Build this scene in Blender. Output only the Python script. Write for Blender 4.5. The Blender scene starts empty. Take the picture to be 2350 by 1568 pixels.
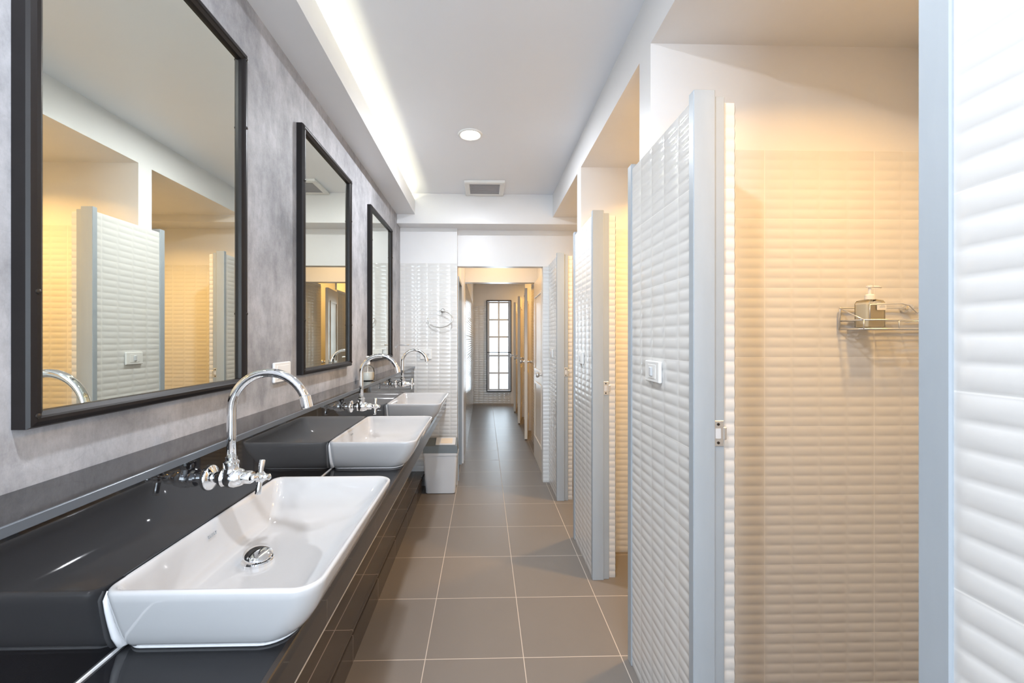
import bpy, math, random
from mathutils import Vector, Matrix
random.seed(4)
sc = bpy.context.scene
PI = math.pi
# ------------------------------------------------------------------ camera
cd = bpy.data.cameras.new('camera'); cam = bpy.data.objects.new('camera', cd)
sc.collection.objects.link(cam); sc.camera = cam
cam.location = (0, 0, 1.3)
cam.rotation_euler = (PI/2, 0, math.radians(-1.43))
cd.sensor_width = 36; cd.lens = 962/2350*36
cd.shift_x = 0.0170; cd.shift_y = -0.0021
cd.clip_start = .02
# ------------------------------------------------------------------ world, exposure
w = bpy.data.worlds.new('sky'); sc.world = w; w.use_nodes = True
wb = w.node_tree.nodes['Background']
wb.inputs[0].default_value = (.86, .93, 1, 1); wb.inputs[1].default_value = 2.1
vs = sc.view_settings
vs.view_transform = 'Standard'; vs.look = 'None'; vs.gamma = 1; vs.use_curve_mapping = False
vs.exposure = 0.56

def area(name, loc, rot, sx, sy, power, col, spread=PI):
    l = bpy.data.lights.new(name, 'AREA'); l.shape = 'RECTANGLE'
    l.size = sx; l.size_y = sy; l.energy = power; l.color = col; l.spread = spread
    o = bpy.data.objects.new(name, l); sc.collection.objects.link(o)
    o.location = loc; o.rotation_euler = rot
    return o
def disk(name, loc, size, power, col, spread=PI):
    o = area(name, loc, (0, 0, 0), size, size, power, col, spread)
    o.data.shape = 'DISK'
    return o
WARM = (1, .57, .17); DAY = (.75, .865, 1)
# daylight: the large window behind the camera, and the tall window at the far end
area('daylight_back_window', (.25, -2.36, 1.45), (PI/2+.22, 0, 0), 2.0, 1.7, 74, DAY)
area('daylight_far_window', (.295, 8.60, 1.16), (-PI/2, 0, 0), .46, 1.8, 15, DAY)

# ------------------------------------------------------------------ materials
def mat(name, col, rough=.5, metal=0, spec=.5, coat=0, ior=1.5):
    m = bpy.data.materials.new(name); m.use_nodes = True
    b = m.node_tree.nodes['Principled BSDF']
    b.inputs['Base Color'].default_value = (*col, 1)
    b.inputs['Roughness'].default_value = rough
    b.inputs['Metallic'].default_value = metal
    b.inputs['Specular IOR Level'].default_value = spec
    b.inputs['Coat Weight'].default_value = coat
    b.inputs['IOR'].default_value = ior
    return m
def nd(m, t, **k):
    n = m.node_tree.nodes.new(t)
    for a, v in k.items(): setattr(n, a, v)
    return n
def lk(m, a, b): m.node_tree.links.new(a, b)
def bsdf(m): return m.node_tree.nodes['Principled BSDF']
def noise_mix(m, scale, c1, c2, detail=6, rough=.6, lo=.35, hi=.65, stretch=(1,1,1)):
    tc = nd(m, 'ShaderNodeTexCoord'); mp = nd(m, 'ShaderNodeMapping')
    mp.inputs['Scale'].default_value = stretch
    lk(m, tc.outputs['Object'], mp.inputs[0])
    n = nd(m, 'ShaderNodeTexNoise'); n.inputs['Scale'].default_value = scale
    n.inputs['Detail'].default_value = detail; n.inputs['Roughness'].default_value = rough
    lk(m, mp.outputs[0], n.inputs['Vector'])
    r = nd(m, 'ShaderNodeValToRGB'); r.color_ramp.elements[0].position = lo; r.color_ramp.elements[1].position = hi
    r.color_ramp.elements[0].color = (*c1, 1); r.color_ramp.elements[1].color = (*c2, 1)
    lk(m, n.outputs[0], r.inputs[0])
    return r.outputs[0], n.outputs[0], mp.outputs[0]
def bump(m, h, strength, dist):
    b = nd(m, 'ShaderNodeBump'); b.inputs['Strength'].default_value = strength; b.inputs['Distance'].default_value = dist
    lk(m, h, b.inputs['Height']); lk(m, b.outputs[0], bsdf(m).inputs['Normal'])
def mth(m, op, a, b=None):
    n = nd(m, 'ShaderNodeMath', operation=op)
    for i, v in enumerate((a, b)):
        if v is None: continue
        if isinstance(v, (int, float)): n.inputs[i].default_value = v
        else: lk(m, v, n.inputs[i])
    return n.outputs[0]
def mixc(m, fac, a, b):
    n = nd(m, 'ShaderNodeMix', data_type='RGBA')
    lk(m, fac, n.inputs[0])
    for i, v in ((6, a), (7, b)):
        if isinstance(v, tuple): n.inputs[i].default_value = (*v, 1)
        else: lk(m, v, n.inputs[i])
    return n.outputs[2]
def joint(m, coord, pitch, offset, width):
    """1 inside a joint line of the given width, 0 elsewhere"""
    t = mth(m, 'DIVIDE', mth(m, 'SUBTRACT', coord, offset), pitch)
    f = mth(m, 'ABSOLUTE', mth(m, 'SUBTRACT', mth(m, 'FRACT', t), .5))
    return mth(m, 'GREATER_THAN', f, .5 - width/2/pitch)

M = {}
M['paint'] = mat('white_paint', (.80, .80, .81), .35)
c, n, _ = noise_mix(M['paint'], 3, (.75, .75, .76), (.775, .775, .785)); lk(M['paint'], c, bsdf(M['paint']).inputs[0])
M['ceiling'] = mat('ceiling_paint', (.87, .87, .88), .4)
c, n, _ = noise_mix(M['ceiling'], 2, (.85, .875, .925), (.86, .885, .935)); lk(M['ceiling'], c, bsdf(M['ceiling']).inputs[0])
# plaster / polished cement
m = M['plaster'] = mat('polished_cement', (.4, .39, .4), .6, spec=.3)
c1, n1, v1 = noise_mix(m, 2.2, (.275, .28, .298), (.56, .56, .59), 9, .74, .35, .65)
c2, n2, v2 = noise_mix(m, 11, (.5, .5, .51), (1, 1, 1), 9, .8, .32, .58, (1, 1.3, .5))
mx = nd(m, 'ShaderNodeMix', data_type='RGBA', blend_type='MULTIPLY'); mx.inputs[0].default_value = .6
lk(m, c1, mx.inputs[6]); lk(m, c2, mx.inputs[7])
# trowel cracks
vo = nd(m, 'ShaderNodeTexVoronoi', feature='DISTANCE_TO_EDGE'); vo.inputs['Scale'].default_value = 7
wn = nd(m, 'ShaderNodeTexNoise'); wn.inputs['Scale'].default_value = 5; wn.inputs['Detail'].default_value = 6
add = nd(m, 'ShaderNodeVectorMath', operation='ADD'); scl = nd(m, 'ShaderNodeVectorMath', operation='SCALE'); scl.inputs['Scale'].default_value = .35
lk(m, v1, wn.inputs['Vector']); lk(m, wn.outputs['Color'], scl.inputs[0]); lk(m, v1, add.inputs[0]); lk(m, scl.outputs[0], add.inputs[1]); lk(m, add.outputs[0], vo.inputs['Vector'])
ck = mth(m, 'LESS_THAN', vo.outputs['Distance'], .012)
ckf = mth(m, 'MULTIPLY', ck, mth(m, 'MULTIPLY', n1, .14))
lk(m, mixc(m, ckf, mx.outputs[2], (.16, .155, .155)), bsdf(m).inputs[0])
bump(m, n2, .25, .002)
# black gloss tile
def gloss_black(name, base, u=None, seam=(.01, .01, .01), off=.39, pitch=.6, rough=.03):
    m = mat(name, base, rough, 0, .5)
    tc = nd(m, 'ShaderNodeTexCoord'); sp = nd(m, 'ShaderNodeSeparateXYZ'); lk(m, tc.outputs['Object'], sp.inputs[0])
    j = joint(m, sp.outputs['Y'], pitch, off, .0022)
    lk(m, mixc(m, j, base, seam), bsdf(m).inputs[0])
    return m
M['black'] = gloss_black('black_gloss_tile', (.012, .012, .014))
M['apron'] = gloss_black('dark_brown_gloss_tile', (.03, .022, .017), seam=(.12, .10, .085), off=.108, pitch=.4, rough=.17)
M['dark_edge'] = mat('tile_edge_trim', (.10, .115, .135), .3, .1)
M['groove'] = mat('groove', (.012, .012, .012), .6)
# floor tile
def floor_tile(name, c1, c2, grout, rough, xo, yo, p=.4):
    m = mat(name, c1, rough)
    c, n, v = noise_mix(m, 6, c1, c2, 8, .6, .3, .7)
    tc = nd(m, 'ShaderNodeTexCoord'); sp = nd(m, 'ShaderNodeSeparateXYZ'); lk(m, tc.outputs['Object'], sp.inputs[0])
    j = mth(m, 'MAXIMUM', joint(m, sp.outputs['X'], p, xo, .0035), joint(m, sp.outputs['Y'], p, yo, .0035))
    lk(m, mixc(m, j, c, grout), bsdf(m).inputs[0])
    rr = mth(m, 'ADD', mth(m, 'MULTIPLY', n, .04), rough - .02)
    rr = mth(m, 'ADD', rr, mth(m, 'MULTIPLY', j, .4))
    lk(m, rr, bsdf(m).inputs['Roughness'])
    bsdf(m).inputs['Specular IOR Level'].default_value = .32
    inv = mth(m, 'SUBTRACT', 1, j); bump(m, inv, .5, .0012)
    return m
M['floor'] = floor_tile('taupe_floor_tile', (.200, .178, .160), (.207, .184, .166), (.55, .48, .42), .38, -.239, .108)
M['plinth'] = floor_tile('plinth_tile', (.07, .06, .056), (.085, .074, .068), (.26, .22, .2), .13, -.20, .10)
# pillow tile: UV in metres
def pillow(name, base, grout, rough=.06):
    m = mat(name, base, rough, coat=0)
    uv = nd(m, 'ShaderNodeUVMap'); sp = nd(m, 'ShaderNodeSeparateXYZ'); lk(m, uv.outputs[0], sp.inputs[0])
    j = mth(m, 'MAXIMUM', joint(m, sp.outputs['X'], .4, 0, .0024), joint(m, sp.outputs['Y'], .247, 0, .0024))
    lk(m, mixc(m, j, base, grout), bsdf(m).inputs[0])
    return m
M['tile'] = pillow('white_pillow_tile', (.69, .685, .675), (.82, .81, .79))
M['grey'] = mat('grey_enamel_frame', (.30, .335, .365), .42)
c, n, _ = noise_mix(M['grey'], 5, (.36, .40, .44), (.385, .425, .465), stretch=(3, 3, .5)); lk(M['grey'], c, bsdf(M['grey']).inputs[0])
M['mirror'] = mat('mirror_glass', (.78, .79, .71), 0.0, 1)
M['frame'] = mat('dark_bronze_frame', (.010, .008, .008), .4, 0, .28)
M['chrome'] = mat('chrome', (.86, .87, .88), .05, 1)
M['brushed'] = mat('brushed_steel', (.68, .69, .70), .32, .75)
M['screw'] = mat('dark_screw', (.05, .045, .04), .3, .7)
M['ceramic'] = mat('white_ceramic', (.50, .50, .51), .06, coat=.5)
M['sealant'] = mat('white_silicone', (.80, .80, .82), .35)
M['mark'] = mat('grey_print', (.30, .33, .36), .5)
M['plastic'] = mat('white_plastic', (.80, .80, .79), .3)
M['plasticgrey'] = mat('light_grey_plastic', (.62, .64, .67), .35)
M['slate'] = mat('slate_plastic', (.17, .20, .22), .4)
M['cream'] = mat('cream_plastic', (.72, .62, .50), .4)
M['dark'] = mat('dark_slot', (.03, .03, .03), .6)
M['vent'] = mat('vent_grey', (.42, .42, .44), .5)
M['door'] = mat('cream_door_paint', (.78, .70, .60), .3)
M['cabledark'] = mat('window_black_frame', (.03, .03, .035), .4)
M['winwhite'] = mat('window_grey_frame', (.70, .73, .78), .4)
M['soap'] = mat('white_soap', (.85, .80, .72), .35)
M['amber'] = mat('amber_soap', (.90, .79, .60), .3)
def emis(name, col, s):
    m = mat(name, (0, 0, 0), .5)
    bsdf(m).inputs['Emission Color'].default_value = (*col, 1); bsdf(m).inputs['Emission Strength'].default_value = s
    return m
M['lamp'] = emis('lamp_glow', (1, .93, .82), 14)
M['lampwarm'] = emis('warm_lamp_glow', (1, .75, .45), 12)
M['tube'] = emis('cove_tube_glow', (1, .93, .66), 3.5)
# thin clear glass: see-through with a weak reflection
def thin_glass(name, tint, refl=.08):
    m = bpy.data.materials.new(name); m.use_nodes = True
    nt = m.node_tree; nt.nodes.clear()
    o = nt.nodes.new('ShaderNodeOutputMaterial'); t = nt.nodes.new('ShaderNodeBsdfTransparent'); g = nt.nodes.new('ShaderNodeBsdfGlossy')
    t.inputs[0].default_value = (*tint, 1); g.inputs['Roughness'].default_value = .03
    lw = nt.nodes.new('ShaderNodeFresnel'); lw.inputs[0].default_value = 1.35
    mx = nt.nodes.new('ShaderNodeMixShader')
    nt.links.new(lw.outputs[0], mx.inputs[0]); nt.links.new(t.outputs[0], mx.inputs[1]); nt.links.new(g.outputs[0], mx.inputs[2])
    nt.links.new(mx.outputs[0], o.inputs[0])
    return m
M['glass'] = thin_glass('clear_glass', (.93, .95, .95))

# ------------------------------------------------------------------ mesh helpers
class MB:
    def __init__(s): s.v = []; s.f = []; s.uv = None
    def add(s, vs, fs):
        k = len(s.v); s.v += [tuple(a) for a in vs]; s.f += [tuple(i+k for i in f) for f in fs]; return s
    def box(s, x0, x1, y0, y1, z0, z1, b=0):
        if b <= 0:
            vs = [(x, y, z) for x in (x0, x1) for y in (y0, y1) for z in (z0, z1)]
            return s.add(vs, [(0,1,3,2),(4,6,7,5),(0,4,5,1),(2,3,7,6),(0,2,6,4),(1,5,7,3)])
        # chamfered box
        vs = []; idx = {}
        lo = (x0, y0, z0); hi = (x1, y1, z1)
        for sx in (0, 1):
            for sy in (0, 1):
                for sz in (0, 1):
                    sg = (sx, sy, sz)
                    for ax in range(3):
                        p = []
                        for a in range(3):
                            e = hi[a] if sg[a] else lo[a]
                            if a != ax: e += (-b if sg[a] else b)
                            p.append(e)
                        idx[(sg, ax)] = len(vs); vs.append(p)
        fs = []
        for ax in range(3):
            o = [a for a in range(3) if a != ax]
            for sd in (0, 1):
                q = []
                for (p, r) in ((0,0),(1,0),(1,1),(0,1)):
                    sg = [0,0,0]; sg[ax] = sd; sg[o[0]] = p; sg[o[1]] = r; q.append(idx[(tuple(sg), ax)])
                fs.append(q)
            # edges parallel to ax
            for p in (0, 1):
                for r in (0, 1):
                    q = []
                    for e, a2 in ((0, o[0]), (1, o[0]), (1, o[1]), (0, o[1])):
                        sg = [0,0,0]; sg[ax] = e; sg[o[0]] = p; sg[o[1]] = r; q.append(idx[(tuple(sg), a2)])
                    fs.append(q)
        for sx in (0, 1):
            for sy in (0, 1):
                for sz in (0, 1): fs.append([idx[((sx, sy, sz), a)] for a in range(3)])
        return s.add(vs, fs)
    def tube(s, pts, r, seg=12, closed=False, caps=True):
        pts = [Vector(p) for p in pts]; n = len(pts)
        rs = r if isinstance(r, (list, tuple)) else [r]*n
        tang = []
        for i in range(n):
            a = pts[(i-1) % n] if (closed or i) else pts[i]; b = pts[(i+1) % n] if (closed or i < n-1) else pts[i]
            tang.append((b-a).normalized())
        up = Vector((0, 0, 1)) if abs(tang[0].z) < .9 else Vector((0, 1, 0))
        nrm = (up - tang[0]*up.dot(tang[0])).normalized()
        vs = []
        for i in range(n):
            nrm = (nrm - tang[i]*nrm.dot(tang[i])).normalized(); bi = tang[i].cross(nrm)
            for k in range(seg):
                a = 2*PI*k/seg; vs.append(pts[i] + (nrm*math.cos(a) + bi*math.sin(a))*rs[i])
        fs = []
        for i in range(n if closed else n-1):
            j = (i+1) % n
            for k in range(seg):
                l = (k+1) % seg; fs.append((i*seg+k, i*seg+l, j*seg+l, j*seg+k))
        if caps and not closed:
            fs.append(tuple(range(seg))[::-1]); fs.append(tuple((n-1)*seg+k for k in range(seg)))
        return s.add(vs, fs)
    def lathe(s, prof, mtx=Matrix(), seg=32, caps=True):
        vs = []; fs = []; n = len(prof)
        for (r, h) in prof:
            for k in range(seg):
                a = 2*PI*k/seg; vs.append(mtx @ Vector((r*math.cos(a), r*math.sin(a), h)))
        for i in range(n-1):
            for k in range(seg):
                l = (k+1) % seg; fs.append((i*seg+k, i*seg+l, (i+1)*seg+l, (i+1)*seg+k))
        if caps:
            fs.append(tuple(range(seg))[::-1]); fs.append(tuple((n-1)*seg+k for k in range(seg)))
        return s.add(vs, fs)
    def loops(s, L, closed_ends=True):
        n = len(L[0]); vs = [p for l in L for p in l]; fs = []
        for i in range(len(L)-1):
            for k in range(n):
                l = (k+1) % n; fs.append((i*n+k, i*n+l, (i+1)*n+l, (i+1)*n+k))
        if closed_ends:
            fs.append(tuple(range(n))[::-1]); fs.append(tuple((len(L)-1)*n+k for k in range(n)))
        return s.add(vs, fs)
    def build(s, name, m, parent=None, smooth=False, angle=None):
        me = bpy.data.meshes.new(name); me.from_pydata(s.v, [], s.f)
        if s.uv:
            ul = me.uv_layers.new(name='UVMap')
            for lp in me.loops: ul.data[lp.index].uv = s.uv[lp.vertex_index]
        import bmesh
        if not s.uv:
            bm = bmesh.new(); bm.from_mesh(me); bmesh.ops.recalc_face_normals(bm, faces=bm.faces); bm.to_mesh(me); bm.free()
        me.materials.append(m)
        if smooth or angle:
            me.polygons.foreach_set('use_smooth', [True]*len(me.polygons))
            if angle: me.set_sharp_from_angle(angle=math.radians(angle))
        o = bpy.data.objects.new(name, me); sc.collection.objects.link(o)
        if parent: o.parent = parent
        return o
def tag(o, label=None, cat=None, group=None, kind=None):
    if label: o['label'] = label
    if cat: o['category'] = cat
    if group: o['group'] = group
    if kind: o['kind'] = kind
    return o
def thing(name, label, cat, loc=(0,0,0), group=None, kind=None, rz=0):
    o = bpy.data.objects.new(name, None); sc.collection.objects.link(o); o.location = loc; o.rotation_euler.z = rz
    o.empty_display_size = .05
    return tag(o, label, cat, group, kind)
def copy_tree(o, parent=None):
    kids = [c for c in sc.objects if c.parent == o]
    c = o.copy(); sc.collection.objects.link(c); c.parent = parent
    for k in kids: copy_tree(k, c)
    return c
def struct(name, mb, m, label, cat='wall', **k):
    o = mb.build(name, m, **k); return tag(o, label, cat, kind='structure')

# pillow tile skin.  P0 = start point, d = unit direction of u, n = outward normal
AMP = .0023
def tile_skin(name, parent, P0, d, length, z0, z1, n, u0=0, ztop_ref=1.976, amp=AMP):
    """u0: tile coordinate at the start; rows of .247/7, cells of .1"""
    fu = [0, .04, .1, .2, .5, .8, .9, .96]; fv = [0, .12, .3, .5, .7, .88]
    cu, cv = .1, .247/7
    def lines(a, b, c, fr):
        out = []; k = math.floor(a/c)-1
        while k*c < b+c:
            for f in fr:
                t = (k+f)*c
                if a + 1e-5 < t < b - 1e-5: out.append(t)
            k += 1
        return [a] + out + [b]
    us = lines(u0, u0+length, cu, fu); vs_ = lines(z0, z1, cv, fv)
    def hu(t):
        x = abs(2*((t/cu) % 1) - 1); return max(0, 1 - x**4)
    def hv(t):
        x = abs(2*((t/cv) % 1) - 1)
        return max(0, 1 - x**2.3)
    P0 = Vector(P0); d = Vector(d); n = Vector(n)
    HU = [hu(u) for u in us]; HV = [hv(v) for v in vs_]
    V = []; UV = []
    for i, u in enumerate(us):
        base = P0 + d*(u-u0)
        for j, v in enumerate(vs_):
            h = .0012 + amp*HU[i]*HV[j]
            V.append((base.x + n.x*h, base.y + n.y*h, v)); UV.append((u, v))
    nv = len(vs_); F = []
    flip = d.cross(Vector((0, 0, 1))).dot(n) < 0
    for i in range(len(us)-1):
        for j in range(nv-1):
            q = (i*nv+j, (i+1)*nv+j, (i+1)*nv+j+1, i*nv+j+1)
            F.append(q[::-1] if flip else q)
    mb = MB(); mb.v = V; mb.f = F; mb.uv = UV
    return mb.build(name, M['tile'], parent, smooth=True)

# ------------------------------------------------------------------ dimensions
XL = -.745; XB = -.62; XR = .59; YE = 3.735; YH = 3.80; YB = -2.3
ZC = 2.546; ZS = 2.35; XS = 1.62; ZT = 1.976
# ------------------------------------------------------------------ shell
struct('floor', MB().box(-1.6, XS+.1, YB-.1, 8.7, -.06, 0), M['floor'], 'taupe square floor tiles with pale grout along the washroom', 'floor')
struct('ceiling', MB().box(XL-.1, XR, YB-.1, YH+.1, ZC, ZC+.06), M['ceiling'], 'flat white ceiling over the washroom aisle', 'ceiling')
struct('wall_left', MB().box(XL-.1, XL, YB-.1, YE+.12, 0, ZC), M['plaster'], 'grey polished cement wall behind the framed mirrors')
struct('ceiling_stalls', MB().box(XR, XS+.1, YB-.1, YH+.1, ZS, ZC+.06), M['paint'], 'lowered white ceiling over the shower stalls', 'ceiling')
wb_ = thing('wall_back', 'white wall behind the viewer with a wide window', 'wall', kind='structure')
b = MB(); b.box(XL, XS, YB-.1, YB, 0, .6); b.box(XL, XS, YB-.1, YB, 2.3, ZC); b.box(XL, -.75+.02, YB-.1, YB, .6, 2.3); b.box(1.25, XS, YB-.1, YB, .6, 2.3)
b.build('wall_back_plaster', M['paint'], wb_)
wn2 = thing('window_2', 'wide daylight window in the rear wall', 'window', kind='structure')
b = MB()
for x in (-.73, -.06, .58, 1.21): b.box(x, x+.04, YB-.06, YB-.02, .6, 2.3)
for z in (.6, 2.26): b.box(-.73, 1.25, YB-.06, YB-.02, z, z+.04)
b.build('window_frame', M['winwhite'], wn2)
MB().box(-.72, 1.24, YB-.045, YB-.04, .62, 2.28).build('pane', M['glass'], wn2)
wr = struct('wall_right', MB().box(XS, XS+.1, YB-.1, YH+.1, 0, ZS), M['paint'], 'white wall closing the back of the shower stalls')
tile_skin('tile_facing', wr, (XS, .3, 0), (0, 1, 0), 3.4, 0, ZT, (-1, 0, 0))
# end wall: left part, header, right part
we = struct('wall_end', MB().box(XL, -.24, YE, YE+.115, 0, ZC), M['paint'], 'white end wall with ridged tile left of the doorway')
tile_skin('tile_facing', we, (XL+.001, YE, 0), (1, 0, 0), .502, 0, ZT, (0, -1, 0), u0=.055)
struct('wall_header', MB().box(-.24, XS, YH, YH+.09, 1.962, ZC), M['paint'], 'white wall above the doorway to the corridor')
wer = struct('wall_end_right', MB().box(.535, XS, YH, YH+.09, 0, 1.962), M['paint'], 'white tiled wall right of the doorway')
tile_skin('tile_facing', wer, (.535, YH, 0), (1, 0, 0), XS-.535, 0, 1.962, (0, -1, 0), u0=.03)
struct('trim_1', MB().box(XL, XS, 3.59, YH, 2.289, ZC, .002), M['paint'], 'white beam across the top of the end wall', 'beam')
# left soffit with light cove
so = thing('trim_2', 'long white dropped soffit with a light cove above the mirrors', 'soffit', kind='structure')
b = MB(); b.box(XL, -.59, YB, 3.59, 2.367, 2.385); b.box(-.605, -.59, YB, 3.59, 2.385, 2.488)
b.build('soffit_board', M['paint'], so)
tb = thing('cove_lamp', 'long warm glowing lamp hidden in the soffit cove', 'lamp', (0, 0, 0))
MB().tube([(-.70, -2.1, 2.436), (-.70, 3.5, 2.436)], .013, 10).build('light_tube', M['tube'], tb, smooth=True)
for k in range(7):
    b = MB(); b.box(-.716, -.684, -2.05+k*.9, -2.02+k*.9, 2.385, 2.425); b.build('tube_holder', M['plastic'], tb)
area('cove_light', (-.685, .72, 2.456), (PI, 0, 0), .02, 5.5, 11, (1, .95, .68))

# ------------------------------------------------------------------ corridor beyond the doorway
wc = struct('wall_corridor_left', MB().box(-.34, -.24, YE+.115, 3.86, 0, 2.4).box(-.34, -.24, 3.86, 4.40, 1.88, 2.4).box(-.34, -.215, 4.40, 8.6, 0, 2.4), M['paint'], 'white left wall of the corridor beyond the doorway')
tile_skin('tile_facing', wc, (-.215, 4.9, 0), (0, 1, 0), 3.6, 0, ZT, (1, 0, 0))
dl = thing('door_2', 'dark grey side door left of the entry vestibule', 'door', kind='structure')
MB().box(-.33, -.29, 3.90, 4.36, 0, 1.85).build('door_leaf', M['grey'], dl)
MB().box(-.31, -.232, 3.86, 3.90, 0, 1.88).box(-.31, -.232, 4.36, 4.40, 0, 1.88).box(-.31, -.232, 3.90, 4.36, 1.85, 1.88).build('door_frame', M['grey'], dl)
struct('wall_header_inner', MB().box(-.215, .60, 4.74, 4.86, 1.945, 2.4), M['paint'], 'white inner header across the corridor')
struct('ceiling_corridor', MB().box(-.34, 1.7, YH+.09, 8.7, 2.4, 2.46), M['ceiling'], 'white corridor ceiling beyond the doorway', 'ceiling')
wf = thing('wall_far', 'white far wall of the corridor around the tall window', 'wall', kind='structure')
YF = 8.46
b = MB(); b.box(-.34, .05, YF, YF+.12, 0, 2.4); b.box(.54, 1.7, YF, YF+.12, 0, 2.4); b.box(.05, .54, YF, YF+.12, 0, .245); b.box(.05, .54, YF, YF+.12, 2.08, 2.4)
b.build('wall_far_plaster', M['paint'], wf)
tile_skin('tile_facing', wf, (-.215, YF, 0), (1, 0, 0), .265, 0, ZT, (0, -1, 0)); tile_skin('tile_facing', wf, (.05, YF, 0), (1, 0, 0), .49, 0, .245, (0, -1, 0), u0=.265)
wn1 = thing('window_1', 'tall narrow gridded window at the end of the corridor', 'window', kind='structure')
MB().box(.045, .065, YF-.03, YF+.02, .24, 2.09).box(.53, .55, YF-.03, YF+.02, .24, 2.09).box(.065, .53, YF-.03, YF+.02, .24, .26).box(.065, .53, YF-.03, YF+.02, 2.07, 2.09).box(.065, .53, YF-.03, YF+.0, 1.03, 1.045).build('window_frame', M['cabledark'], wn1)
b = MB(); b.box(.065, .11, YF+.03, YF+.07, .26, 2.07); b.box(.485, .53, YF+.03, YF+.07, .26, 2.07); b.box(.28, .315, YF+.03, YF+.07, .26, 2.07)
for z in (.26, .60, .95, 1.33, 1.68, 2.03): b.box(.11, .485, YF+.035, YF+.065, z, z+.035)
b.build('muntin_grid', M['winwhite'], wn1)
MB().box(.10, .50, YF+.048, YF+.052, .28, 2.05).build('pane', M['glass'], wn1)
# right side of the corridor: side door of the vestibule, then toilet fronts with doors ajar
struct('wall_corridor_right', MB().box(.60, .72, YH+.09, 3.93, 0, 2.4).box(.60, .72, 3.93, 4.68, 1.94, 2.4).box(.60, .72, 4.68, 4.80, 0, 2.4), M['paint'], 'white right wall of the vestibule around the panel door')
def panel_door(name, parent, W, H, T, m):
    """leaf in the local XZ plane (x 0..W from the hinge), thickness T about y, with raised mouldings"""
    b = MB(); b.box(0, W, -T/2, T/2, 0, H, .002)
    leaf = b.build(name, m, parent)
    for (z0, z1) in ((.12*H, .44*H), (.50*H, .92*H)):
        f = MB()
        for sd in (-1, 1):
            y0 = sd*T/2; a, c = sorted((y0, y0+sd*.008))
            e = .10
            f.box(e, W-e, a, c, z0, z0+.025, .002); f.box(e, W-e, a, c, z1-.025, z1, .002)
            f.box(e, e+.025, a, c, z0+.025, z1-.025, .002); f.box(W-e-.025, W-e, a, c, z0+.025, z1-.025, .002)
        f.build('door_panel_moulding', m, leaf)
    return leaf
def knob_set(parent, x, z, T):
    b = MB()
    for sd in (-1, 1):
        mt = Matrix.Translation((x, sd*T/2, z)) @ Matrix.Rotation(-sd*PI/2, 4, 'X')
        b.lathe([(.026, 0), (.026, .006), (.011, .009), (.010, .026), (.022, .034), (.027, .046), (.025, .056), (.014, .063)], mt, 20)
    return b.build('door_knob', M['brushed'], parent, angle=40)
d1 = thing('door_1', 'cream panel door closing the right side of the vestibule', 'door', (.575, 4.68, 0), kind='structure', rz=-PI/2)
leaf = panel_door('door_leaf', d1, .74, 1.93, .036, M['door']); knob_set(leaf, .68, .96, .036)
for i, y in enumerate((5.40, 6.42, 7.46)):
    wp = thing('toilet_partition', ['white toilet partition nearest the vestibule', 'white toilet partition second along the corridor', 'white toilet partition third along the corridor'][i], 'partition')
    b = MB(); b.box(.61, .70, y-.46 if i else 4.86, y-.02, 0, 2.0); b.box(.70, 1.6, y-.28, y-.2, 0, 2.4)
    b.build('partition_panel', M['paint'], wp)
    tile_skin('tile_facing', wp, (.61, (y-.46 if i else 4.86), 0), (0, 1, 0), (.44 if i else .52), 0, ZT, (-1, 0, 0))
    dd = thing('toilet_door', ['cream toilet door standing ajar nearest the vestibule', 'cream toilet door ajar in the middle of the corridor', 'cream toilet door ajar farthest along by the tall window'][i], 'door', (.615, y+.57, .012), 'toilet doors ajar along the corridor', rz=-PI/2-math.radians([7.5, 8, 7][i]))
    lf = panel_door('door_leaf', dd, .585, 1.95, .038, M['door']); knob_set(lf, .53, 1.0, .038)
struct('wall_corridor_back', MB().box(1.6, 1.7, YH+.09, 8.6, 0, 2.4), M['paint'], 'white wall at the back of the toilet stalls')
for i, y in enumerate((5.7, 6.75, 7.8)):
    lt = thing('stall_downlight', ['warm recessed downlight over the first toilet', 'warm recessed downlight over the second toilet', 'warm recessed downlight over the third toilet'][i], 'lamp', (1.12, y, 2.4))
    MB().lathe([(.045, -.001), (.045, -.004), (.001, -.004)]).build('lamp_disc', M['lampwarm'], lt)
    MB().lathe([(.045, 0), (.046, -.008), (.058, -.006), (.06, 0)], caps=False).build('trim_ring', M['plastic'], lt, smooth=True)
    disk('warm_light', (1.12, y, 2.385), .09, 7, WARM)
lt = thing('stall_downlight', 'warm recessed downlight in the entry vestibule ceiling', 'lamp', (.16, 4.25, 2.4))
MB().lathe([(.045, -.001), (.045, -.004), (.001, -.004)]).build('lamp_disc', M['lampwarm'], lt)
MB().lathe([(.045, 0), (.046, -.008), (.058, -.006), (.06, 0)], caps=False).build('trim_ring', M['plastic'], lt, smooth=True)
disk('warm_light', (.16, 4.25, 2.385), .09, 4.2, (1, .68, .38))
cv = thing('ceiling_vent', 'small white ceiling grille at the far end of the corridor', 'vent', (.2, 7.3, 2.4))
b = MB(); b.box(-.15, .15, -.15, .15, -.02, 0, .004); b.build('vent_body', M['plastic'], cv)

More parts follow.
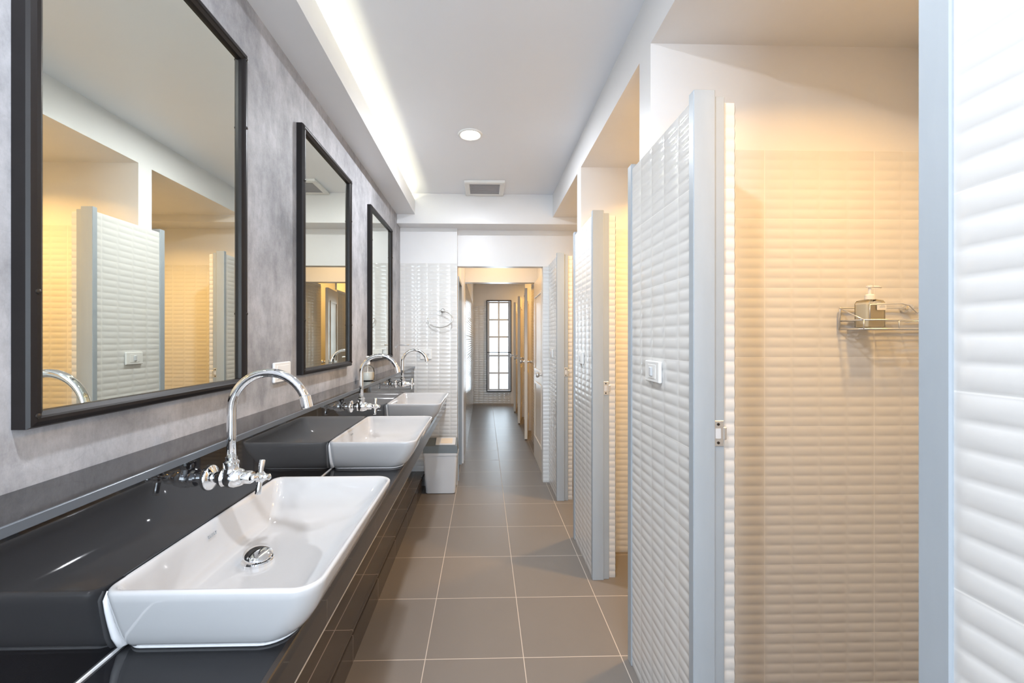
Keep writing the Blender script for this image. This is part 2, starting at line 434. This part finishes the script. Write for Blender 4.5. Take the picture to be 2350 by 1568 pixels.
# ------------------------------------------------------------------ shower partitions
def jamb(parent, yo, sgn, cap=True):
    """jamb on the doorway side; sgn -1: faces -Y, the doorway lies toward -Y"""
    t = .028 if sgn < 0 else .040
    a, c = sorted((yo, yo + sgn*t)); b = MB()
    b.box(XR-.006, XR+.056, a, c, 0, 1.998, .002)
    a2, c2 = sorted((yo, yo + sgn*(t-.010)))
    b.box(XR+.056, XR+.088, a2, c2, 0, 1.985, .002)
    return b.build('door_jamb', M['grey'], parent)
def strike(parent, y, z=1.035):
    o = MB().box(XR+.052, XR+.084, y-.0025, y+.004, z-.036, z+.036, .001).build('strike_plate', M['brushed'], parent)
    MB().box(XR+.060, XR+.075, y-.0035, y-.0024, z-.014, z+.014).build('latch_hole', M['plasticgrey'], o)
    b = MB()
    for s in (-1, 1): b.lathe([(.004, 0), (.004, .0015), (.0015, .002)], Matrix.Translation((XR+.068, y-.0025, z+s*.026)) @ Matrix.Rotation(PI/2, 4, 'X'), 12)
    b.build('plate_screw', M['screw'], o)
    MB().box(XR+.084, XR+.094, y-.002, y+.006, z-.018, z+.018, .002).build('strike_lip', M['brushed'], o)
TX = .125
def partition(label, y0, y1, c0, c1, near_jamb=True, far_jamb=True, u0=0.0, cross=True):
    t = thing('shower_partition', label, 'partition')
    b = MB(); b.box(XR, XR+TX, y0, y1, 0, ZT)
    if cross: b.box(XR, XS, c0, c1, ZT, ZS)
    b.build('partition_wall', M['paint'], t)
    if cross: MB().box(XR+TX, XS, c0, c1, 0, ZT).build('divider_wall', M['paint'], t)
    tile_skin('tile_facing', t, (XR, y0, 0), (0, 1, 0), y1-y0, 0, ZT, (-1, 0, 0), u0=u0)
    tile_skin('tile_facing', t, (XR+TX, y0, 0), (0, 1, 0), c0-y0, 0, ZT, (1, 0, 0), u0=u0)
    if c1 < y1: tile_skin('tile_facing', t, (XR+TX, c1, 0), (0, 1, 0), y1-c1, 0, ZT, (1, 0, 0), u0=u0)
    if cross:
        tile_skin('tile_facing', t, (XR+TX, c0, 0), (1, 0, 0), XS-XR-TX, 0, ZT, (0, -1, 0), u0=.115)
        tile_skin('tile_facing', t, (XR+TX, c1, 0), (1, 0, 0), XS-XR-TX, 0, ZT, (0, 1, 0), u0=.115)
    if near_jamb:
        tile_skin('tile_facing', t, (XR+.089, y0, 0), (1, 0, 0), TX-.089, 0, ZT, (0, -1, 0), u0=.03)
        jamb(t, y0, -1); strike(t, y0-.018)
    if far_jamb:
        tile_skin('tile_facing', t, (XR+.089, y1, 0), (1, 0, 0), TX-.089, 0, ZT, (0, 1, 0), u0=.03)
        jamb(t, y1, 1)
    return t
partition('ridged white tiled shower partition with grey jamb at the right edge', -.12, .511, .40, .50, True, True, u0=.069)
partition('tall ridged tile shower partition with switch, nearest whole one on the right', 1.183, 1.652, 1.472, 1.578, True, True, u0=.325)
partition('second white tiled shower partition along the aisle with grey jamb', 2.273, 2.702, 2.543, 2.643, True, True, u0=.37)
partition('shower partition farthest down the aisle, against the end wall', 3.383, 3.80, 3.79, 3.80, True, False, u0=.38, cross=False)
# low cross wall far behind the camera
partition('white tiled shower partition behind the viewer', -1.15, -.75, -.95, -.85, True, True, u0=.1)
# stall lamps
for i, (y, pw) in enumerate(((-.3, 6), (.88, 6.6), (2.0, 11), (3.1, 10))):
    lt = thing('stall_downlight', ['warm recessed downlight over the stall behind the viewer', 'warm recessed downlight over the nearest shower stall', 'warm recessed downlight over the middle shower stall', 'warm recessed downlight over the last shower stall'][i], 'lamp', (1.15, y, ZS))
    MB().lathe([(.045, -.001), (.045, -.004), (.001, -.004)]).build('lamp_disc', M['lampwarm'], lt)
    MB().lathe([(.045, 0), (.046, -.008), (.058, -.006), (.06, 0)], caps=False).build('trim_ring', M['plastic'], lt, smooth=True)
    disk('warm_light', (1.15, y, ZS-.012), .09, pw, WARM, math.radians(145))
# switches on the partitions
def switch(loc, label, name='light_switch', wdt=.118, hgt=.072):
    t = thing(name, label, 'switch', loc, 'switches on the shower partitions')
    MB().box(-.012, 0, -wdt/2, wdt/2, -hgt/2, hgt/2, .003).build('switch_plate', M['plastic'], t)
    o = MB().box(-.0135, -.011, -.033, .033, -.024, .024, .001).build('switch_frame', M['plastic'], t)
    MB().box(-.019, -.013, -.010, .010, -.016, .016, .003).build('rocker', M['plasticgrey'], t)
    return t
switch((XR-.0035, 1.425, 1.19), 'white light switch on the nearest whole tiled partition')
switch((XR-.0035, 2.50, 1.19), 'white light switch on the second tiled partition')
switch((XR-.0035, 3.60, 1.18), 'white light switch on the tiled partition at the end wall')

# ------------------------------------------------------------------ vanity
va = thing('vanity_counter', 'long black gloss tiled vanity counter under the mirrors', 'counter', (0, 0, 0))
Y0, Y1 = -1.2, YE-.006
ZK = .775; ZL = 1.06; XF = -.333
MB().box(XB-.02, XF, Y0, Y1, ZK-.03, ZK, .004).build('countertop', M['black'], va)
bs = thing('backsplash_ledge', 'black gloss backsplash with a narrow ledge along the cement wall', 'backsplash', (0, 0, 0))
MB().box(XB-.02, XB, Y0, Y1, ZK+.0002, ZL-.015).build('backsplash', M['black'], bs)
MB().box(XL+.001, XB+.004, Y0, Y1, ZL-.012, ZL, .0015).build('ledge', M['black'], bs)
MB().box(XB+.004, XB+.009, Y0, Y1, ZL-.014, ZL+.001, .001).build('ledge_trim', M['dark_edge'], bs)
MB().box(XF-.018, XF-.004, Y0, Y1, .69, ZK-.03).box(XB, XF-.018, Y0, Y1, .69, .705).build('apron', M['apron'], va)
MB().box(XF-.010, XF+.003, Y0, Y1, ZK-.008, ZK+.001, .002).build('counter_edge_trim', M['apron'], va)
MB().box(XB, XB+.0035, Y0, Y1, ZK, ZK+.0035).build('corner_grout', M['sealant'], va)
pl = thing('tiled_plinth', 'low dark tiled step running under the black vanity counter', 'plinth', (0, 0, 0))
MB().box(XL+.001, -.54, Y0, Y1, 0, .13).box(-.54, -.527, Y0, Y1, 0, .108).build('plinth_body', M['plinth'], pl)
MB().box(-.54, -.532, Y0, Y1, .108, .121).build('groove', M['groove'], pl)
MB().box(-.54, -.527, Y0, Y1, .121, .131, .001).build('plinth_nosing', M['plinth'], pl)
struct('wall_left_lower', MB().box(XL+.0005, XB-.021, Y0, Y1, .13, .70), M['paint'], 'white lower wall under the vanity counter')
# ---- basins
def rrect(cx, cy, a, b, r, z, n=9, rb=None):
    r0 = min(r, a-.001, b-.001); r1 = min(rb, a-.001, b-.001) if rb else r0; P = []
    for q, (sx, sy) in enumerate(((1, 1), (-1, 1), (-1, -1), (1, -1))):
        r = r0 if sx > 0 else r1
        for k in range(n):
            t = PI/2*q + PI/2*k/(n-1)
            P.append((cx + sx*(a-r) + r*math.cos(t), cy + sy*(b-r) + r*math.sin(t), z))
    return P
def make_basin():
    t = thing('wash_basin', '', 'basin')
    W, L, H = .348, .575, .117     # x from -.618 to -.27
    # profile rows: (z, inset_front, inset_back, inset_ends, radius)
    rows = [(.0005, .092, .030, .062, .045), (.001, .074, .012, .044, .048), (.006, .062, .006, .034, .050), (.016, .050, .004, .027, .052), (.032, .037, .003, .020, .052),
            (.055, .022, .002, .013, .050), (.078, .011, .001, .007, .047), (.098, .004, 0, .002, .046), (.111, .001, 0, 0, .045), (.1152, .0015, .001, .0015, .044), (.117, .004, .003, .004, .042),
            (.1168, .008, .006, .008, .038), (.114, .0115, .009, .012, .036), (.100, .016, .012, .020, .036), (.075, .027, .017, .036, .042), (.050, .047, .024, .060, .05), (.034, .075, .033, .088, .055), (.026, .105, .046, .118, .055), (.022, .14, .07, .16, .05), (.020, .19, .09, .21, .03)]
    Ls = []
    for (z, f, bk, e, r) in rows:
        x0 = -W/2 + bk; x1 = W/2 - f
        Ls.append(rrect((x0+x1)/2, 0, (x1-x0)/2, L/2-e, r, z, 9, min(r, .024)))
    MB().loops(Ls).build('bowl', M['ceramic'], t, angle=60)
    # pop-up drain
    dx, dy = -.068, -.012
    dr = MB().lathe([(.034, .0195), (.034, .026), (.031, .0285), (.0275, .0285), (.027, .024), (.001, .024)], Matrix.Translation((dx, dy, 0)), 36).build('drain_ring', M['chrome'], t, angle=35)
    mt = Matrix.Translation((dx, dy, .036)) @ Matrix.Rotation(math.radians(9), 4, 'X') @ Matrix.Rotation(math.radians(9), 4, 'Y')
    MB().lathe([(.006, -.012), (.008, -.004), (.026, -.002), (.030, .001), (.030, .003), (.027, .0052), (.018, .0075), (.008, .0087), (.001, .009)], mt, 36).build('drain_plug', M['chrome'], dr, angle=50)
    # silicone bead around the foot and up the back corner
    b = MB(); z, f, bk, e, r = .003, .066, .010, .038, .05
    x0 = -W/2 + bk; x1 = W/2 - f
    b.tube(rrect((x0+x1)/2, 0, (x1-x0)/2, L/2-e, r, .0034, 9, .026), .0032, 8, closed=True)
    for s in (-1, 1):
        pts = [(-W/2+.0035, s*(L/2-.014), .112), (-W/2+.0035, s*(L/2-.009), .10), (-W/2+.0035, s*(L/2-.013), .08), (-W/2+.004, s*(L/2-.019), .055), (-W/2+.005, s*(L/2-.026), .03), (-W/2+.006, s*(L/2-.036), .012), (-W/2+.010, s*(L/2-.050), .007)]
        b.tube(pts, [.0025, .004, .0048, .0055, .0065, .0085, .006], 8)
    b.tube([(-W/2+.003, -L/2+.05, .1145), (-W/2+.003, L/2-.05, .1145)], .0026, 6)
    b.build('sealant_bead', M['sealant'], t, smooth=True)
    # faint maker's mark inside the back slope
    mk = MB()
    mk.box(0, .0008, 0, .006, 0, .0012)
    for k in range(5):
        y = .0 + k*.0062
        mk.box(0, .0008, y, y+.0012, 0, .006); mk.box(0, .0008, y, y+.0042, 0 if k % 2 else .0048, .0012 if k % 2 else .006)
    o = mk.build('maker_mark', M['mark'], t); o.location = (-.1565, -.045, .088); o.rotation_euler = (0, math.radians(-20), 0); o['label'] = 'small grey printed mark'
    return t
BX = (XB + -.27)/2 - .0005
basin_spots = [(.977, 'nearest white rectangular wash basin on the black counter'), (1.962, 'middle white wash basin of the three on the counter'), (2.945, 'farthest white wash basin by the tiled end wall')]
p = make_basin()
for i, (y, lb) in enumerate(basin_spots):
    o = p if i == 0 else copy_tree(p)
    o.location = (BX, y, ZK); tag(o, lb, 'basin', 'white wash basins on the counter')
# ---- faucets (local origin: centre of the escutcheon on the backsplash)
def make_faucet():
    t = thing('wall_faucet', '', 'faucet')
    RX = Matrix.Rotation(PI/2, 4, 'Y')      # z -> +x
    MB().lathe([(.0285, 0), (.0285, .003), (.026, .006), (.018, .009), (.013, .012)], RX, 32).build('escutcheon', M['chrome'], t, angle=40)
    b = MB(); b.lathe([(.012, .008), (.013, .022), (.019, .026), (.021, .032), (.019, .038), (.0225, .044), (.0225, .058), (.018, .072), (.0145, .076), (.0145, .092), (.012, .096)], RX, 28)
    b.build('valve_body', M['chrome'], t, angle=35)
    b = MB(); b.lathe([(.016, .004), (.019, .012), (.015, .021), (.0165, .025), (.0165, .036), (.012, .040), (.0125, .046)], Matrix.Translation((.048, 0, 0)), 24)
    b.build('spout_nut', M['chrome'], t, angle=35)
    # swan neck
    R = .0845; zc = .152; cx = .048+R
    pts = [(.048, 0, .04), (.048, 0, .10), (.048, 0, zc-.01)]
    for k in range(0, 25):
        a = PI - math.radians(168)*k/24
        pts.append((cx + R*math.cos(a), 0, zc + R*math.sin(a)))
    sp = MB().tube(pts, .0098, 18).build('spout', M['chrome'], t, smooth=True)
    a = PI - math.radians(168); e = Vector(pts[-1]); dr = Vector((math.sin(a), 0, -math.cos(a))).normalized(); dr = Vector((math.cos(a-PI/2), 0, math.sin(a-PI/2)))
    zq = dr.to_track_quat('Z', 'Y').to_matrix().to_4x4()
    MB().lathe([(.0100, -.016), (.0122, -.013), (.0125, .012), (.0105, .014), (.004, .0135)], Matrix.Translation(e) @ zq, 24).build('aerator', M['chrome'], sp, angle=35)
    # cross handle
    h = MB().lathe([(.008, .094), (.007, .104), (.0115, .107), (.0125, .118), (.009, .122), (.006, .128), (.007, .133), (.003, .136)], RX, 20).build('handle_hub', M['chrome'], t, angle=40)
    b = MB()
    for k in range(2):
        a = math.radians(14) + k*PI/2
        dv = Vector((0, math.sin(a), math.cos(a))); c0 = Vector((.112, 0, 0))
        b.tube([c0 - dv*.038, c0 - dv*.036, c0 - dv*.02, c0, c0 + dv*.02, c0 + dv*.036, c0 + dv*.038], [.005, .0068, .0060, .0055, .0060, .0068, .005], 14)
    b.build('cross_handle', M['chrome'], t, smooth=True)
    return t
p = make_faucet()
for i, (y, lb) in enumerate(((.963, 'nearest chrome swan neck faucet on the black backsplash'), (1.965, 'middle chrome swan neck faucet above the second basin'), (2.952, 'farthest chrome swan neck faucet near the end wall'))):
    o = p if i == 0 else copy_tree(p)
    o.location = (XB+.0005, y, .988); tag(o, lb, 'faucet', 'chrome wall faucets over the basins')

# ------------------------------------------------------------------ mirrors
def make_mirror():
    t = thing('wall_mirror', '', 'mirror')       # origin: bottom near corner at the wall
    Wd, Hh = .615, 1.005
    prof = [(0, 0), (0, .022), (.003, .027), (.010, .030), (.016, .030), (.019, .027), (.026, .022), (.027, .013)]
    Ls = []
    for (ins, x) in prof:
        Ls.append([(x, ins, ins), (x, Wd-ins, ins), (x, Wd-ins, Hh-ins), (x, ins, Hh-ins)])
    f = MB().loops(Ls, False).build('mirror_frame', M['frame'], t)
    MB().box(.001, .013, .025, Wd-.025, .025, Hh-.025).build('mirror_glass', M['mirror'], t)
    for y in (.012, Wd-.012):
        for z in (.02, .22, .78, Hh-.02): MB().lathe([(.0045, 0), (.004, .002), (.001, .003)], Matrix.Translation((.0295, y, z)) @ Matrix.Rotation(PI/2, 4, 'Y'), 12).build('frame_screw', M['screw'], f)
    return t
p = make_mirror()
for i, (y, lb) in enumerate(((.679, 'largest looking framed mirror, nearest on the cement wall'), (1.683, 'middle dark framed mirror on the cement wall'), (2.69, 'farthest dark framed mirror beside the end wall'))):
    o = p if i == 0 else copy_tree(p)
    o.location = (XL, y, 1.157); tag(o, lb, 'mirror', 'dark framed wall mirrors')
# ------------------------------------------------------------------ plates
t = thing('outlet_cover', 'blank white cover plate on the cement wall between first two mirrors', 'outlet', (XL, 1.553, 1.181))
MB().box(0, .010, -.062, .062, -.036, .036, .003).build('cover_plate', M['plastic'], t)
MB().box(.010, .0115, -.045, .045, -.024, .024, .0005).build('cover_inset', M['plastic'], t)
t = thing('wall_outlet', 'white double socket on the tiled end wall', 'outlet', (-.515, YE-.0045, 1.168))
MB().box(-.052, .052, -.010, 0, -.045, .045, .003).build('outlet_plate', M['plastic'], t)
for s in (-1, 1):
    b = MB()
    for q in (-1, 1): b.box(s*.018-.0015+q*.006, s*.018+.0015+q*.006, -.0108, -.0098, -.008, .006)
    b.lathe([(.003, 0), (.003, .001)], Matrix.Translation((s*.018, -.0098, -.015)) @ Matrix.Rotation(PI/2, 4, 'X'), 10)
    b.build('socket_slot', M['dark'], t)
# towel ring
t = thing('towel_ring', 'open chrome towel ring on the tiled end wall', 'towel ring', (-.365, YE-.004, 1.555))
MB().lathe([(.020, 0), (.020, .006), (.010, .010), (.008, .035), (.010, .04)], Matrix.Rotation(PI/2, 4, 'X'), 20).build('ring_mount', M['chrome'], t, angle=40)
pts = []
for k in range(29):
    a = math.radians(95) - math.radians(285)*k/28
    pts.append((-.022 + .11*math.cos(a)*1.0, -.042 - .02*math.cos(a), -.078 + .072*math.sin(a)))
MB().tube(pts, .0045, 10).build('ring', M['chrome'], t, smooth=True)
# robe hook on cement wall
t = thing('towel_hook', 'small dark chrome hook at the far end of the cement wall', 'hook', (XL, 3.53, 1.253))
MB().lathe([(.013, 0), (.013, .004), (.006, .007)], Matrix.Translation((0, 0, -.02)) @ Matrix.Rotation(PI/2, 4, 'Y'), 16).build('hook_base', M['brushed'], t, angle=40)
MB().tube([(.004, 0, -.02), (.012, 0, -.018), (.014, 0, -.004), (.02, 0, .0), (.07, 0, .001), (.115, 0, .001)], .0045, 10).build('hook_arm', M['brushed'], t, smooth=True)
# ------------------------------------------------------------------ soap bottle on ledge
def soap_bottle(label, loc, fill, s=1.0, square=False, level=.55):
    t = thing('soap_dispenser', label, 'soap dispenser', loc)
    if square:
        Ls = [rrect(0, 0, a, b_, r, z) for a, b_, r, z in ((.030, .022, .006, .001), (.034, .026, .008, .003), (.034, .026, .008, .085), (.031, .023, .010, .094), (.012, .012, .011, .099), (.011, .011, .0105, .104))]
        body = MB().loops(Ls)
        fl = MB().loops([rrect(0, 0, .031, .023, .007, z) for z in (.004, .09*level)])
    else:
        body = MB().lathe([(.030, .0005), (.037, .004), (.039, .02), (.039, .055), (.035, .072), (.022, .084), (.013, .090), (.012, .10)], Matrix(), 28)
        fl = MB().lathe([(.033, .004), (.036, .02), (.036, .085*level), (.034, .085*level+.001)], Matrix(), 28)
    body.build('bottle_body', M['glass'], t, angle=50); fl.build('liquid_soap', fill, t, angle=40)
    pz = .104 if square else .10
    c = MB().lathe([(.0145, pz-.006), (.0145, pz+.008), (.010, pz+.012), (.005, pz+.013), (.0045, pz+.034), (.010, pz+.035), (.010, pz+.041), (.004, pz+.043)], Matrix(), 20).build('pump_collar', M['plastic'], t, angle=40)
    MB().tube([(0, 0, pz+.038), (.03, 0, pz+.038), (.040, 0, pz+.036)], [.004, .0035, .003], 8).build('pump_spout', M['plastic'], c, smooth=True)
    MB().tube([(0, 0, .008), (0, 0, pz)], .002, 6).build('dip_tube', M['plastic'], t, smooth=True)
    return t
soap_bottle('clear bottle of white hand soap on the black ledge', (-.678, 2.46, ZL+.0005), M['soap'])
# ------------------------------------------------------------------ bin
t = thing('waste_bin', 'white plastic waste bin with slate swing lid on the floor', 'bin', (-.368, 3.60, 0))
Ls = [rrect(0, 0, a, b_, .022, z) for a, b_, z in ((.118, .060, .001), (.124, .066, .006), (.134, .074, .17), (.142, .080, .325), (.147, .084, .326), (.147, .084, .345), (.143, .081, .346), (.140, .078, .30))]
MB().loops(Ls).build('bin_body', M['plasticgrey'], t, angle=40)
# lid: low skirt rising to a ridge set back, flap sloping
Lw = .145
v = [(-Lw, -.083, .346), (Lw, -.083, .346), (Lw, .083, .346), (-Lw, .083, .346), (-Lw+.004, -.080, .405), (Lw-.004, -.080, .405), (Lw-.006, .02, .452), (-Lw+.006, .02, .452), (-Lw+.004, .080, .405), (Lw-.004, .080, .405)]
MB().add(v, [(0,1,5,4), (4,5,6,7), (7,6,9,8), (8,9,2,3), (0,4,7,8,3), (1,2,9,6,5), (0,3,2,1)]).build('bin_lid', M['slate'], t)
v = [(-.04, -.072, .4105), (.125, -.072, .4105), (.125, .016, .4520), (-.04, .016, .4520)]
mbf = MB(); mbf.add(v + [(x, y-.003, z+.006) for x, y, z in v], [(0,1,2,3), (7,6,5,4), (0,4,5,1), (1,5,6,2), (2,6,7,3), (3,7,4,0)])
fl = mbf.build('swing_flap', M['plasticgrey'], t)
v = [(0, -.060, .4235), (.10, -.060, .4235), (.10, .0, .4518), (0, .0, .4518)]
mbf = MB(); mbf.add(v + [(x, y-.0006, z+.0014) for x, y, z in v], [(0,1,2,3), (7,6,5,4), (0,4,5,1), (1,5,6,2), (2,6,7,3), (3,7,4,0)])
mbf.build('sticker', M['cream'], fl)
# ------------------------------------------------------------------ ceiling fittings
def downlight(loc, label, e=1):
    t = thing('ceiling_downlight', label, 'lamp', loc)
    MB().lathe([(.058, 0), (.059, -.007), (.068, -.009), (.074, -.005), (.075, 0)], caps=False).build('trim_ring', M['plastic'], t, smooth=True)
    MB().lathe([(.058, -.001), (.058, -.004), (.001, -.005)]).build('lamp_disc', M['lamp'], t)
    disk('lamp_light', (loc[0], loc[1], loc[2]-.02), .1, 15, (.90, .94, 1))
downlight((-.084, 2.55, ZC), 'glowing round downlight in the aisle ceiling')
downlight((-.084, .35, ZC), 'unseen fill downlight added in the ceiling above the viewer')  # fill lamp added out of view to brighten the aisle from above
downlight((-.084, -1.3, ZC), 'unseen fill downlight added in the ceiling behind the viewer')  # another unseen lamp, added for more floor bounce onto ceiling and walls
t = thing('ceiling_vent', 'square white exhaust vent in the ceiling by the end beam', 'vent', (.004, 3.43, ZC))
b = MB(); z0 = -.022
b.box(-.16, .16, -.155, -.115, z0, 0, .004); b.box(-.16, .16, .115, .155, z0, 0, .004); b.box(-.16, -.12, -.115, .115, z0, 0, .004); b.box(.12, .16, -.115, .115, z0, 0, .004)
b.build('vent_frame', M['plastic'], t)
b = MB(); b.box(-.12, .12, -.115, .115, -.008, -.001)
for k in range(12): b.box(-.12, .12, -.110+k*.0195, -.102+k*.0195, -.018, -.008)
b.build('vent_grille', M['vent'], t)

# ------------------------------------------------------------------ wire caddy with bottle in the near shower
YW = 1.472 - .0047
def caddy(label, loc, bottle_label):
    t = thing('wire_caddy', label, 'shower caddy', loc)     # origin: on the divider wall, basket left end x=0
    r = .0028
    def rect(z, d0, d1, x0=0, x1=.36): return [(x0, -d0, z), (x1, -d0, z), (x1, -d1, z), (x0, -d1, z)]
    b = MB()
    b.tube(rect(.0, .008, .105), r, 8, closed=True); b.tube(rect(.030, .008, .105), r, 8, closed=True)
    for k in range(5): b.tube([(0, -.02-.018*k, 0), (.36, -.02-.018*k, 0)], .0016, 6)
    for k in range(7): b.tube([(.03+k*.05, -.008, 0), (.03+k*.05, -.105, 0)], .0016, 6)
    for x in (0, .12, .24, .36): b.tube([(x, -.105, 0), (x, -.105, .030)], r*.8, 6)
    b.build('basket', M['brushed'], t, smooth=True)
    b = MB(); b.tube([(0, -.008, 0), (0, -.012, .072), (.0, -.01, .076), (.36, -.01, .076), (.36, -.008, 0)], r, 8)
    b.tube([(0, -.105, .030), (0, -.012, .074)], r*.8, 8)
    b.tube([(.02, -.105, .030), (.02, -.105, .080), (.13, -.105, .085), (.155, -.105, .078), (.18, -.105, .055), (.36, -.105, .050)], r*.8, 8)
    b.build('back_rail', M['brushed'], t, smooth=True)
    for x in (.245, .33):
        MB().lathe([(.016, 0), (.016, .008), (.012, .016), (.014, .022), (.006, .026)], Matrix.Translation((x, 0, .076)) @ Matrix.Rotation(PI/2, 4, 'X'), 20).build('wall_mount', M['chrome'], t, angle=40)
    bt = soap_bottle(bottle_label, (loc[0]+.060, loc[1]-.062, loc[2]+.0035), M['amber'], square=True, level=.9)
    lb = MB().box(.0, .032, -.0275, -.0262, .060, .084).build('bottle_label', M['plastic'], bt)
    MB().box(.008, .028, -.0279, -.0274, .070, .0715).box(.012, .026, -.0279, -.0274, .0745, .0755).build('label_print', M['mark'], lb)
caddy('wire shower caddy on the warm lit wall of the nearest shower', (1.262, YW, 1.335), 'square pump bottle of amber soap in the wire caddy')
